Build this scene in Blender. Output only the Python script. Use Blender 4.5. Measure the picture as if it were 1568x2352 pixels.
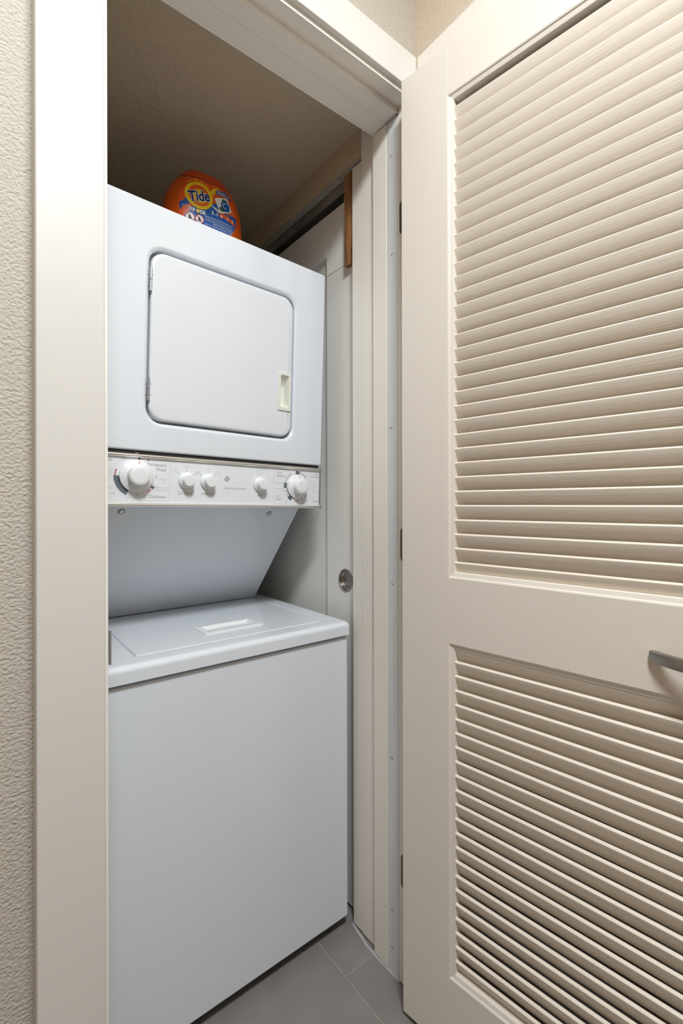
import bpy, bmesh, math, random
from mathutils import Vector, Matrix
random.seed(7)
for o in list(bpy.data.objects):
    bpy.data.objects.remove(o)
scene = bpy.context.scene
COL = scene.collection

# ------------------------------------------------------------------ camera
F_PX, YAW, ROLL, HORIZON, CAM_H = 1082.6, math.radians(38.15), math.radians(0.12), 1157.0, 1.12
fw = Vector((math.sin(YAW), math.cos(YAW), 0)); rt = Vector((math.cos(YAW), -math.sin(YAW), 0)); up = Vector((0, 0, 1))
cr, sr = math.cos(ROLL), math.sin(ROLL)
cam_r = rt * cr - up * sr
cam_u = rt * sr + up * cr
cam = bpy.data.cameras.new('camera')
cam.sensor_fit = 'VERTICAL'; cam.sensor_height = 36.0; cam.lens = F_PX * 36.0 / 2352.0
cam.shift_y = -(1176.0 - HORIZON) / 2352.0
cam.clip_start = 0.02
cam_o = bpy.data.objects.new('camera', cam); COL.objects.link(cam_o)
m3 = Matrix((cam_r, cam_u, -fw)).transposed().to_4x4()
cam_o.matrix_world = Matrix.Translation((0, 0, CAM_H)) @ m3
scene.camera = cam_o

# ------------------------------------------------------------------ light
scene.view_settings.view_transform = 'Standard'
scene.view_settings.look = 'None'
scene.view_settings.gamma = 1.0
scene.view_settings.use_curve_mapping = False
scene.view_settings.exposure = 0.0
world = bpy.data.worlds.new('world'); scene.world = world; world.use_nodes = True
world.node_tree.nodes['Background'].inputs[0].default_value = (0.8, 0.9, 1.0, 1)
world.node_tree.nodes['Background'].inputs[1].default_value = 0.3


def area_light(name, loc, target, size, power, color, shape='DISK', size_y=None):
    l = bpy.data.lights.new(name, 'AREA'); l.shape = shape; l.size = size
    if size_y: l.size_y = size_y
    l.energy = power; l.color = color
    o = bpy.data.objects.new(name, l); COL.objects.link(o)
    o.location = loc
    o.rotation_euler = (Vector(target) - Vector(loc)).to_track_quat('-Z', 'Y').to_euler()
    return o


# the hall's round ceiling lamp, and an added cool fill light behind the camera
area_light('ceiling_lamp_light', (0.06, -0.27, 2.62), (0.06, -0.27, 0), 0.40, 41.0, (0.915, 0.968, 1.0))
globe = bpy.data.lights.new('ceiling_lamp_glow', 'POINT'); globe.energy = 12.0; globe.color = (0.93, 0.97, 1.0); globe.shadow_soft_size = 0.16
globe_o = bpy.data.objects.new('ceiling_lamp_glow', globe); COL.objects.link(globe_o); globe_o.location = (0.06, -0.27, 2.52)
area_light('rear_fill_light', (-0.25, -2.55, 1.45), (-0.1, 0, 1.2), 1.5, 2.0, (0.85, 0.93, 1.0), 'RECTANGLE', 1.5)

# ------------------------------------------------------------------ materials
def srgb(r, g, b):
    f = lambda c: (c / 255 / 12.92) if c / 255 <= 0.04045 else ((c / 255 + 0.055) / 1.055) ** 2.4
    return (f(r), f(g), f(b), 1)


MATS = {}


def mat(name, col, rough=0.5, metal=0.0, bump=None, vary=None, spec=0.5, coat=0.0):
    """bump = (scale, strength, distance, (sx, sy, sz)); vary = (scale, amount, (sx, sy, sz)) on the base colour"""
    m = bpy.data.materials.new(name); m.use_nodes = True
    nt = m.node_tree; p = nt.nodes['Principled BSDF']
    p.inputs['Base Color'].default_value = col
    p.inputs['Roughness'].default_value = rough
    p.inputs['Metallic'].default_value = metal
    p.inputs['Specular IOR Level'].default_value = spec
    p.inputs['Coat Weight'].default_value = coat
    tc = nt.nodes.new('ShaderNodeTexCoord')

    def noise(scale, st, detail=4.0):
        mp = nt.nodes.new('ShaderNodeMapping'); mp.inputs['Scale'].default_value = st
        nt.links.new(tc.outputs['Object'], mp.inputs['Vector'])
        oi = nt.nodes.new('ShaderNodeObjectInfo')
        mul = nt.nodes.new('ShaderNodeMath'); mul.operation = 'MULTIPLY'; mul.inputs[1].default_value = 37.0
        nt.links.new(oi.outputs['Random'], mul.inputs[0])
        nt.links.new(mul.outputs[0], mp.inputs['Location'])
        n = nt.nodes.new('ShaderNodeTexNoise'); n.inputs['Scale'].default_value = scale; n.inputs['Detail'].default_value = detail
        nt.links.new(mp.outputs[0], n.inputs['Vector'])
        return n
    if vary:
        n = noise(vary[0], vary[2])
        rmp = nt.nodes.new('ShaderNodeMapRange')
        rmp.inputs['From Min'].default_value = 0.3; rmp.inputs['From Max'].default_value = 0.7
        rmp.inputs['To Min'].default_value = 1 - vary[1]; rmp.inputs['To Max'].default_value = 1 + vary[1]
        nt.links.new(n.outputs['Fac'], rmp.inputs['Value'])
        mx = nt.nodes.new('ShaderNodeVectorMath'); mx.operation = 'SCALE'
        mx.inputs[0].default_value = col[:3]
        nt.links.new(rmp.outputs[0], mx.inputs['Scale'])
        nt.links.new(mx.outputs[0], p.inputs['Base Color'])
    if bump:
        n = noise(bump[0], bump[3], 5.0)
        b = nt.nodes.new('ShaderNodeBump'); b.inputs['Strength'].default_value = bump[1]; b.inputs['Distance'].default_value = bump[2]
        nt.links.new(n.outputs['Fac'], b.inputs['Height'])
        nt.links.new(b.outputs['Normal'], p.inputs['Normal'])
    MATS[name] = m
    return m


U3 = (1, 1, 1)
CREAM = (0.80, 0.745, 0.665, 1)
mat('cream_paint', CREAM, 0.42, bump=(22, 0.12, 0.004, U3))
mat('cream_slat', (0.80, 0.725, 0.62, 1), 0.42, bump=(30, 0.16, 0.002, (0.35, 9, 9)))
mat('trim_paint', (0.87, 0.825, 0.75, 1), 0.40, bump=(26, 0.10, 0.003, U3))  # base lightened to imitate more light on the head underside and jamb
mat('trim_paint_dimmed', (0.72, 0.695, 0.655, 1), 0.40, bump=(26, 0.10, 0.003, U3))  # same trim paint, darkened to imitate weaker light on the casing
mat('grey_primer', (0.70, 0.71, 0.71, 1), 0.5, bump=(60, 0.15, 0.002, (1, 1, 0.15)), vary=(40, 0.04, (1, 1, 0.1)))
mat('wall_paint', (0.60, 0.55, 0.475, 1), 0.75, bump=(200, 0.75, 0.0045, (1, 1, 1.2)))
mat('corner_wall_paint', (0.70, 0.61, 0.48, 1), 0.75, bump=(110, 0.55, 0.004, U3))
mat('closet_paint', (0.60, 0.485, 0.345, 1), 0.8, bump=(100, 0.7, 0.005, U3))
mat('ceiling_bounce_tone', (0.58, 0.45, 0.30, 1), 0.8)  # unseen ceiling, warm tone chosen to tint the bounced light
mat('hall_bounce_tone', (0.32, 0.185, 0.085, 1), 0.8)  # unseen walls, dark warm tone set to weaken and warm their bounce
mat('enamel', (0.765, 0.805, 0.855, 1), 0.22, coat=0.25)
mat('enamel_door', (0.775, 0.80, 0.84, 1), 0.28, coat=0.15)
mat('panel_white', (0.82, 0.845, 0.87, 1), 0.3)
mat('slide_door_paint', (0.84, 0.82, 0.77, 1), 0.35)
mat('chrome', (0.86, 0.84, 0.80, 1), 0.30, 1.0)
mat('brushed_nickel', (0.38, 0.345, 0.31, 1), 0.34, 1.0, bump=(60, 0.1, 0.001, (1, 14, 14)))
mat('dark_nickel', (0.40, 0.37, 0.33, 1), 0.35, 1.0)
mat('hinge_bronze', (0.20, 0.17, 0.13, 1), 0.45, 0.7)
mat('zinc', (0.62, 0.63, 0.66, 1), 0.3, 1.0)
mat('knob_white', (0.84, 0.86, 0.87, 1), 0.35)
mat('ivory', (0.80, 0.81, 0.72, 1), 0.4)
mat('lid_plastic', (0.82, 0.84, 0.85, 1), 0.4)
mat('black_gap', (0.012, 0.011, 0.010, 1), 0.7)
mat('track_metal', (0.26, 0.235, 0.20, 1), 0.55, 0.15, vary=(18, 0.35, (1, 0.3, 1)))
mat('gypsum_edge', (0.42, 0.39, 0.34, 1), 0.9, vary=(60, 0.2, U3), bump=(90, 0.8, 0.004, U3))
mat('caulk', (0.52, 0.52, 0.54, 1), 0.6)
mat('plastic_orange', (0.62, 0.085, 0.0, 1), 0.38, coat=0.1)
mat('plastic_orange_lid', (0.58, 0.06, 0.0, 1), 0.36, coat=0.1)
mat('seam_shade_red', (0.16, 0.012, 0.0, 1), 0.5)
mat('ink_orange', (0.80, 0.10, 0.008, 1), 0.35)
mat('ink_blue', (0.005, 0.10, 0.42, 1), 0.35)
mat('ink_navy', (0.006, 0.02, 0.16, 1), 0.35)
mat('ink_yellow', (0.86, 0.62, 0.0, 1), 0.35)
mat('ink_gold', (0.85, 0.33, 0.01, 1), 0.35)
mat('ink_white', (0.85, 0.85, 0.85, 1), 0.4)
mat('ink_paleblue', (0.35, 0.48, 0.72, 1), 0.4)
mat('ink_green', (0.0, 0.13, 0.04, 1), 0.35)
mat('ink_red', (0.50, 0.005, 0.02, 1), 0.4)
mat('ink_grey', (0.36, 0.38, 0.41, 1), 0.5)
mat('ink_lightgrey', (0.58, 0.60, 0.63, 1), 0.5)
mat('ink_slate', (0.12, 0.15, 0.18, 1), 0.5)
mat('ink_black', (0.02, 0.022, 0.025, 1), 0.5)
mat('tile', (0.235, 0.22, 0.21, 1), 0.42, vary=(9, 0.10, U3), bump=(260, 0.1, 0.001, U3))
mat('grout', (0.36, 0.32, 0.27, 1), 0.9, vary=(40, 0.2, U3))


def wood_mat():
    m = bpy.data.materials.new('pine'); m.use_nodes = True
    nt = m.node_tree; p = nt.nodes['Principled BSDF']; p.inputs['Roughness'].default_value = 0.65
    tc = nt.nodes.new('ShaderNodeTexCoord'); mp = nt.nodes.new('ShaderNodeMapping')
    mp.inputs['Scale'].default_value = (30, 30, 3.5)
    nt.links.new(tc.outputs['Object'], mp.inputs['Vector'])
    n = nt.nodes.new('ShaderNodeTexWave'); n.inputs['Scale'].default_value = 1.2; n.inputs['Distortion'].default_value = 7.0
    n.inputs['Detail'].default_value = 3.0
    nt.links.new(mp.outputs[0], n.inputs['Vector'])
    r = nt.nodes.new('ShaderNodeValToRGB')
    r.color_ramp.elements[0].color = (0.14, 0.052, 0.015, 1); r.color_ramp.elements[1].color = (0.36, 0.175, 0.065, 1)
    nt.links.new(n.outputs['Fac'], r.inputs['Fac']); nt.links.new(r.outputs['Color'], p.inputs['Base Color'])
    MATS['pine'] = m


wood_mat()

# ------------------------------------------------------------------ helpers
def link_mesh(name, verts, faces, material, parent=None, smooth=True, angle=35, wn=False, inv=True):
    me = bpy.data.meshes.new(name)
    me.from_pydata([tuple(v) for v in verts], [], faces)
    bm = bmesh.new(); bm.from_mesh(me)
    bmesh.ops.recalc_face_normals(bm, faces=bm.faces)
    bm.to_mesh(me); bm.free()
    return finish(name, me, material, parent, smooth, angle, wn, inv)


def finish(name, me, material, parent=None, smooth=True, angle=35, wn=False, inv=True):
    me.materials.append(MATS[material])
    if smooth:
        me.polygons.foreach_set('use_smooth', [True] * len(me.polygons))
        me.set_sharp_from_angle(angle=math.radians(angle))
    o = bpy.data.objects.new(name, me); COL.objects.link(o)
    if wn:
        md = o.modifiers.new('weighted', 'WEIGHTED_NORMAL'); md.keep_sharp = True
    if parent is not None:
        o.parent = parent
        if inv:      # vertices are in world space: undo the parent chain
            o.matrix_parent_inverse = world_of(parent).inverted()
    return o


WM = {}


def world_of(o):
    if o.name in WM: return WM[o.name]
    return Matrix.Identity(4)          # plain parts built in world space keep an identity world matrix


def box(name, lo, hi, material, parent=None, bevel=0.0015, seg=2, inv=True, smooth=True):
    bm = bmesh.new()
    bmesh.ops.create_cube(bm, size=1)
    for v in bm.verts:
        v.co = Vector([lo[i] + (v.co[i] + 0.5) * (hi[i] - lo[i]) for i in range(3)])
    if bevel > 0:
        bmesh.ops.bevel(bm, geom=list(bm.edges), offset=bevel, segments=seg, profile=0.5, affect='EDGES')
    me = bpy.data.meshes.new(name); bm.to_mesh(me); bm.free()
    return finish(name, me, material, parent, smooth, 50, bevel > 0, inv)


def boxes(name, lst, material, parent=None, inv=True):
    V, Fc = [], []
    for lo, hi in lst:
        b = len(V)
        for k in range(8):
            V.append([hi[i] if (k >> i) & 1 else lo[i] for i in range(3)])
        Fc += [[b + i for i in f] for f in ((0, 2, 3, 1), (4, 5, 7, 6), (0, 1, 5, 4), (2, 6, 7, 3), (0, 4, 6, 2), (1, 3, 7, 5))]
    return link_mesh(name, V, Fc, material, parent, smooth=False, inv=inv)


def empty(name, loc, rz=0.0):
    o = bpy.data.objects.new(name, None); COL.objects.link(o)
    o.location = loc; o.rotation_euler = (0, 0, rz); o.empty_display_size = 0.1
    WM[o.name] = Matrix.Translation(loc) @ Matrix.Rotation(rz, 4, 'Z')
    return o


def tag(o, label, cat, kind=None, group=None):
    o['label'] = label; o['category'] = cat
    if kind: o['kind'] = kind
    if group: o['group'] = group
    return o


def struct(o, label, cat):
    return tag(o, label, cat, 'structure')


def rr(x0, x1, y0, y1, r, n=6):
    """rounded rectangle loop, counter-clockwise; n segments a corner"""
    r = max(r, 1e-5); pts = []
    for cx, cy, a0 in ((x1 - r, y1 - r, 0), (x0 + r, y1 - r, 90), (x0 + r, y0 + r, 180), (x1 - r, y0 + r, 270)):
        for k in range(n + 1):
            a = math.radians(a0 + 90 * k / n)
            pts.append((cx + r * math.cos(a), cy + r * math.sin(a)))
    return pts


def loft(loops, cap0=False, cap1=False):
    V, Fc = [], []
    n = len(loops[0])
    for l in loops: V += l
    for i in range(len(loops) - 1):
        for k in range(n):
            a, b = i * n + k, i * n + (k + 1) % n
            Fc.append([a, b, b + n, a + n])
    if cap0: Fc.append(list(range(n))[::-1])
    if cap1: Fc.append([(len(loops) - 1) * n + k for k in range(n)])
    return V, Fc


def lathe(profile, seg=40, cap0=True, cap1=True):
    """profile of (r, height) -> local verts about the z axis"""
    loops = [[(r * math.cos(2 * math.pi * k / seg), r * math.sin(2 * math.pi * k / seg), h) for k in range(seg)] for r, h in profile]
    return loft(loops, cap0, cap1)


def text2d(body, size, shear=0.0, offset=0.0, align='LEFT', spacing=1.0, xs=1.0):
    cu = bpy.data.curves.new('t', 'FONT'); cu.body = body; cu.size = size; cu.shear = shear; cu.offset = offset
    cu.align_x = align; cu.space_character = spacing; cu.resolution_u = 3
    ob = bpy.data.objects.new('t', cu); COL.objects.link(ob)
    me = bpy.data.meshes.new_from_object(ob)
    V = [(v.co.x * xs, v.co.y) for v in me.vertices]; Fc = [list(p.vertices) for p in me.polygons]
    bpy.data.objects.remove(ob); bpy.data.curves.remove(cu); bpy.data.meshes.remove(me)
    return V, Fc


class Print:
    """flat print gathered per ink; to3d maps label coordinates (a, b, lift) to space"""
    def __init__(self, to3d): self.to3d = to3d; self.inks = {}

    def add(self, ink, V, Fc, lift=0.0):
        L = self.inks.setdefault(ink, ([], [])); b = len(L[0])
        L[0].extend(self.to3d(x, y, lift) for x, y in V); L[1].extend([b + i for i in f] for f in Fc)

    def text(self, ink, body, x, y, size, rot=0.0, lift=0.0, **k):
        V, Fc = text2d(body, size, **k); c, s = math.cos(rot), math.sin(rot)
        self.add(ink, [(x + c * a - s * b, y + s * a + c * b) for a, b in V], Fc, lift)

    def arc(self, ink, cx, cy, r0, r1, a0, a1, lift=0.0, n=None, sx=1.0, sy=1.0, rot=0.0):
        n = n or max(3, int(abs(a1 - a0) / 7)); V = []
        c, s = math.cos(rot), math.sin(rot)
        for k in range(n + 1):
            a = math.radians(a0 + (a1 - a0) * k / n)
            for r in (r0, r1):
                px, py = r * math.cos(a) * sx, r * math.sin(a) * sy
                V.append((cx + c * px - s * py, cy + s * px + c * py))
        self.add(ink, V, [[2 * k, 2 * k + 1, 2 * k + 3, 2 * k + 2] for k in range(n)], lift)

    def disc(self, ink, cx, cy, r, lift=0.0, n=28, sx=1.0, sy=1.0, rot=0.0, rings=3):
        for k in range(rings):
            self.arc(ink, cx, cy, max(r * k / rings, 1e-5), r * (k + 1) / rings, 0, 360, lift, n, sx, sy, rot)

    def line(self, ink, pts, w, lift=0.0):
        V, Fc = [], []
        for (xa, ya), (xb, yb) in zip(pts[:-1], pts[1:]):
            dx, dy = xb - xa, yb - ya; L = math.hypot(dx, dy) or 1; nx, ny = -dy / L * w / 2, dx / L * w / 2
            b = len(V); V += [(xa + nx, ya + ny), (xa - nx, ya - ny), (xb - nx, yb - ny), (xb + nx, yb + ny)]; Fc.append([b, b + 1, b + 2, b + 3])
        self.add(ink, V, Fc, lift)

    def poly(self, ink, pts, lift=0.0, sub=0.006):
        bm = bmesh.new(); vs = [bm.verts.new((x, y, 0)) for x, y in pts]; bm.faces.new(vs)
        bmesh.ops.triangulate(bm, faces=bm.faces)
        for _ in range(5):
            es = [e for e in bm.edges if e.calc_length() > sub]
            if not es: break
            bmesh.ops.subdivide_edges(bm, edges=es, cuts=1)
            bmesh.ops.triangulate(bm, faces=bm.faces)
        bm.verts.index_update()
        self.add(ink, [(v.co.x, v.co.y) for v in bm.verts], [[v.index for v in f.verts] for f in bm.faces], lift)
        bm.free()

    def build(self, names, parent):
        out = []
        for ink, (V, Fc) in self.inks.items():
            me = bpy.data.meshes.new(names.get(ink, 'print')); me.from_pydata([tuple(v) for v in V], [], Fc)
            o = finish(names.get(ink, 'print'), me, ink, parent, smooth=False); out.append(o)
            if len(Fc) > 3: o['kind'] = 'stuff'      # tiny print, not to be picked apart
        return out


# ================================================================== the setting
JR, JL = 0.787, 0.157             # jamb faces, right and left
CAS_F, WALL_F, IN_F = 0.738, 0.795, 0.872   # casing front, hall wall face, closet side of the wall
HEAD = 2.046
CEIL_C = 2.102                    # closet ceiling
HALL_C = 2.70
RW = 0.853                        # right hall wall face

# floor with tiles
floor = boxes('floor', [((-1.4, -2.7, -0.12), (2.4, 1.80, -0.0018))], 'grout')
struct(floor, 'grey rectangular tile floor with pale grout lines', 'floor')
bm = bmesh.new(); bmesh.ops.create_cube(bm, size=1)
for v in bm.verts: v.co = Vector((v.co.x * 0.297, v.co.y * 0.597, v.co.z * 0.008))
bmesh.ops.bevel(bm, geom=[e for e in bm.edges if all(v.co.z > 0 for v in e.verts)], offset=0.0012, segments=1, affect='EDGES')
tile_me = bpy.data.meshes.new('tile'); bm.to_mesh(tile_me); bm.free(); tile_me.materials.append(MATS['tile'])
for i in range(-6, 6):
    for j in range(-6, 3):
        cx = 0.6965 + 0.15 + 0.30 * i; cy = 0.875 - 0.30 + 0.60 * j + (0.30 if i % 2 else 0.0)
        if -1.4 < cx - 0.15 and cx < 2.4 and -2.7 < cy - 0.29 and cy + 0.29 < 1.80:
            o = bpy.data.objects.new('tile', tile_me); COL.objects.link(o)
            o.location = (cx, cy, -0.004); o.parent = floor

# hall wall with the closet opening
wf = boxes('wall_front', [((-1.4, WALL_F, 0), (0.139, IN_F, HALL_C)), ((0.805, WALL_F, 0), (RW, IN_F, HALL_C)), ((0.139, WALL_F, 2.064), (0.805, IN_F, HALL_C))], 'wall_paint')
struct(wf, 'tan textured hall wall around the laundry closet opening', 'wall')
# right hall wall with the doorway the open door swings into
wr = boxes('wall_right', [((RW, 0.70, 0), (0.96, WALL_F, HALL_C)), ((RW, -0.22, 2.06), (0.96, 0.70, HALL_C)), ((RW, -2.7, 0), (0.96, -0.22, HALL_C)), ((RW, WALL_F, 2.16), (0.96, IN_F, HALL_C))], 'corner_wall_paint')
struct(wr, 'tan textured wall strip above the door, right of the corner', 'wall')
struct(boxes('wall_left', [((-1.4, -2.7, 0), (-1.3, WALL_F, HALL_C))], 'hall_bounce_tone'), 'tan hall wall on the left, out of frame', 'wall')
struct(boxes('wall_back', [((-1.3, -2.7, 0), (-1.0, -2.6, HALL_C)), ((0.5, -2.7, 0), (RW, -2.6, HALL_C)), ((-1.0, -2.7, 0), (0.5, -2.6, 0.7)), ((-1.0, -2.7, 2.2), (0.5, -2.6, HALL_C))], 'hall_bounce_tone'), 'tan hall end wall with an opening added for the fill light, behind the camera', 'wall')
struct(boxes('wall_side_room', [((2.3, -2.7, 0), (2.4, 1.0, HALL_C)), ((0.96, 0.90, 0), (2.3, 1.0, HALL_C)), ((0.96, -2.7, 0), (2.3, -2.6, HALL_C))], 'hall_bounce_tone'), 'dim walls of the side room behind the louvered door', 'wall')
struct(boxes('ceiling', [((-1.4, -2.7, HALL_C), (2.4, 1.0, HALL_C + 0.08))], 'ceiling_bounce_tone'), 'warm tan hall ceiling above the frame', 'ceiling')

# closet shell
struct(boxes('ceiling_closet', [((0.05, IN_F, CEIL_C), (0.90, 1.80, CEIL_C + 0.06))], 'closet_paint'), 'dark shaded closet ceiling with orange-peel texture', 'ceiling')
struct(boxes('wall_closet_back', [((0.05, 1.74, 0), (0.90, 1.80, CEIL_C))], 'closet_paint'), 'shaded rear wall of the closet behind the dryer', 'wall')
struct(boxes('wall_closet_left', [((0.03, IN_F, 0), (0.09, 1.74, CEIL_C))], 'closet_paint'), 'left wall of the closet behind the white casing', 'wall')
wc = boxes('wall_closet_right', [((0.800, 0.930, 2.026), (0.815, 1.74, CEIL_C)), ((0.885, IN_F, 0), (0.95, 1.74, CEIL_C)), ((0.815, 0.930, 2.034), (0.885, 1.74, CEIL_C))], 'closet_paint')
struct(wc, 'narrow strip of textured closet wall above the sliding door track', 'wall')
box('board_edge', (0.7995, 0.932, 2.0185), (0.8165, 1.74, 2.0262), 'gypsum_edge', wc, bevel=0.0)
box('door_track', (0.8185, 0.972, 1.990), (0.8225, 1.735, 2.033), 'track_metal', wc, bevel=0.0006)
box('door_track', (0.8225, 0.972, 2.012), (0.868, 1.735, 2.033), 'track_metal', wc, bevel=0.0006)
box('door_track', (0.868, 0.972, 1.990), (0.872, 1.735, 2.033), 'track_metal', wc, bevel=0.0006)
box('roller_bracket', (0.826, 1.005, 1.9675), (0.846, 1.040, 1.985), 'zinc', wc, bevel=0.001)
stud = box('stud', (0.806, 0.9725, 1.768), (0.818, 1.0105, 2.0183), 'pine', wc, bevel=0.001)
stud['label'] = 'bare pine strip with nail holes'
for (yy, zz) in ((0.981, 1.803), (0.976, 1.801), (0.979, 1.905)):
    box('nail_hole', (0.8052, yy - 0.0013, zz - 0.0022), (0.8066, yy + 0.0013, zz + 0.0022), 'black_gap', wc, bevel=0.0004)

# ------------------------------------------------------------------ closet casing (trim_1)
t1 = empty('trim_1', (0.45, CAS_F, 0))
struct(t1, 'flat off-white door casing around the laundry closet opening', 'trim')
def casing(name, lo, hi, par, m='trim_paint', b=0.0025): return box(name, lo, hi, m, par, bevel=b, seg=3)
casing('casing_leg', (0.0670, CAS_F, 0.0), (0.1510, 0.756, 2.0555), t1, 'trim_paint_dimmed')
casing('casing_leg', (0.7925, CAS_F, 0.0), (0.8000, 0.756, 2.0555), t1, b=0.001)
casing('casing_head', (0.0670, CAS_F, 2.0555), (0.8000, 0.756, 2.1366), t1, 'trim_paint_dimmed')
casing('backer_board', (0.0685, 0.7563, 0.0), (0.139, WALL_F - 0.0003, 2.065), t1, 'trim_paint_dimmed', b=0.001)
casing('backer_board', (0.0685, 0.7563, 2.0652), (0.8045, WALL_F - 0.0003, 2.134), t1, b=0.001)

# ------------------------------------------------------------------ jambs and stops (trim_2)
t2 = empty('trim_2', (0.45, 0.80, 0))
struct(t2, 'cream painted closet door jamb with stop and grey primed strip', 'trim')
casing('jamb_side', (JR, 0.750, 0.002), (0.805, 0.7872, HEAD), t2, b=0.001)
strip = casing('primer_strip', (JR - 0.0006, 0.7878, 0.002), (0.805, 0.8230, 2.031), t2, 'grey_primer', 0.0008)
strip['label'] = 'grey unpainted strip where the stop was removed'
casing('jamb_side', (JR - 0.0010, 0.8236, 0.004), (0.805, IN_F + 0.001, 2.034), t2, b=0.0015)
casing('jamb_side', (0.139, 0.750, 0.0), (JL, IN_F, HEAD), t2, b=0.001)
casing('jamb_head', (0.139, 0.750, HEAD), (0.805, IN_F, 2.064), t2, b=0.0012)
casing('door_stop', (JL, 0.7855, 2.034), (JR - 0.0015, 0.8238, HEAD), t2, b=0.0006)
casing('door_stop', (JL, 0.8240, 2.034), (JR - 0.0015, 0.8667, HEAD), t2, b=0.0003)
casing('head_bead', (JL, 0.8668, 2.0325), (JR - 0.0010, 0.8735, HEAD), t2, b=0.0022)
casing('torn_caulk', (JR - 0.0050, 0.790, 2.0312), (JR - 0.0004, 0.8215, 2.0339), t2, 'caulk', 0.0008)
for (z, yy) in ((1.948, 0.806), (1.712, 0.803), (1.300, 0.806), (0.930, 0.803), (0.515, 0.806), (0.155, 0.806), (0.062, 0.806)):
    for k in (0, 1):
        dz, dy = random.uniform(-0.002, 0.002), 0.0042 * k
        box('nail_hole', (JR - 0.0012, yy + dy, z + dz - 0.0018), (JR - 0.0002, yy + dy + 0.0018, z + dz + 0.0018), 'hinge_bronze', t2, bevel=0.0003)
# strike plate on the left jamb
sp = box('strike_plate', (JL, 0.766, 0.880), (JL + 0.0014, 0.790, 0.938), 'zinc', t2, bevel=0.0005)
V, Fc = loft([[(JL + 0.0002 + o_, y_, z) for (y_, o_) in ((0.766, 0), (0.7605, 0.0004), (0.7555, 0.0018), (0.7535, 0.0036), (0.7545, 0.0048), (0.7570, 0.0030), (0.7620, 0.0016), (0.766, 0.0014))] for z in (0.884, 0.886, 0.932, 0.934)], True, True)
link_mesh('strike_lip', V, Fc, 'zinc', sp)

# ------------------------------------------------------------------ inner pocket trims (trim_3)
t3 = empty('trim_3', (0.80, 0.93, 0))
struct(t3, 'cream vertical trim boards inside the closet beside the sliding door', 'trim')
casing('trim_board', (0.7975, IN_F + 0.0012, 0.004), (0.885, 0.9295, CEIL_C), t3, b=0.0015)
casing('trim_board', (0.7990, 0.9310, 0.004), (0.812, 0.9695, 2.0122), t3, b=0.002)

# ragged white caulk along the foot of the jambs
pts = [(0.7962, 0.972), (0.7940, 0.955), (0.7905, 0.940), (0.7890, 0.925), (0.7850, 0.905), (0.7835, 0.895), (0.7850, 0.874), (0.7835, 0.868), (0.7848, 0.845), (0.7855, 0.820), (0.7853, 0.80), (0.7858, 0.785)]
V, Fc = [], []
for k, (x, y) in enumerate(pts):
    w_ = 0.0014 + 0.0010 * random.random()
    V += [(x - w_ * 0.6, y, 0.0002), (x, y, 0.0026), (x + 0.004, y, 0.0020), (x + 0.004, y, 0.0002)]
for k in range(len(pts) - 1):
    b = 4 * k
    Fc += [[b + i, b + (i + 1) % 4, b + 4 + (i + 1) % 4, b + 4 + i] for i in range(4)]
Fc += [[3, 2, 1, 0], [4 * len(pts) - 4 + i for i in range(4)]]
link_mesh('caulk_line', V, Fc, 'caulk', t3, angle=20)

# ------------------------------------------------------------------ casing of the doorway on the right wall (trim_4)
t4 = empty('trim_4', (0.80, 0.25, 0))
struct(t4, 'white head casing of the side doorway above the open louvered door', 'trim')
casing('casing_head', (0.8005, -0.30, 2.0575), (RW, 0.7375, 2.1366), t4)
casing('casing_leg', (0.8005, 0.695, 0.0), (RW, 0.7375, 2.0570), t4)
casing('casing_leg', (0.8005, -0.30, 0.0), (RW, -0.215, 2.0570), t4)

# ================================================================== louvered door (door_1)
DP = Vector((0.7401, 0.7283, 0.0)); DANG = math.radians(-90 + 7.1)
d1 = empty('door_1', DP, DANG)
struct(d1, 'cream louvered door standing open on the right with a nickel pull', 'door')
DW, DT = 0.627, 0.035
ZB, ZT = 0.0124, 2.0425
ST, ST2 = 0.1160, 0.1080            # stile widths
PANELS = ((0.1650, 0.8388), (0.9706, 1.9411))
def dpart(name, lo, hi, m='cream_paint', b=0.0012): return box(name, lo, hi, m, d1, bevel=b, seg=2, inv=False)
dpart('stile', (0, 0, ZB), (ST, DT, ZT)); dpart('stile', (DW - ST2, 0, ZB), (DW, DT, ZT))
dpart('rail', (ST, 0.0, ZB), (DW - ST2, DT, PANELS[0][0]), b=0.0003)
dpart('rail', (ST, 0.0, PANELS[0][1]), (DW - ST2, DT, PANELS[1][0]), b=0.0003)
dpart('rail', (ST, 0.0, PANELS[1][1]), (DW - ST2, DT, ZT), b=0.0003)
PROF = [(-0.0005, 0.0002), (0.0016, 0.0008), (0.0026, 0.0024), (0.0042, 0.0030), (0.0095, 0.0040), (0.0112, 0.0050), (0.0116, 0.0064), (0.0116, 0.0330), (-0.0005, 0.0345)]
for z0, z1 in PANELS:
    x0, x1 = ST, DW - ST2
    for side in range(4):
        ends = []
        for e in (0, 1):
            lp = []
            for o_, y_ in PROF:
                if side == 0: lp.append((x0 + o_, y_, (z0 + o_) if e == 0 else (z1 - o_)))
                if side == 1: lp.append((x1 - o_, y_, (z0 + o_) if e == 0 else (z1 - o_)))
                if side == 2: lp.append(((x0 + o_) if e == 0 else (x1 - o_), y_, z0 + o_))
                if side == 3: lp.append(((x0 + o_) if e == 0 else (x1 - o_), y_, z1 - o_))
            ends.append(lp)
        V, Fc = loft(ends, True, True)
        link_mesh('panel_moulding', V, Fc, 'cream_paint', d1, angle=40, inv=False)
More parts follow.
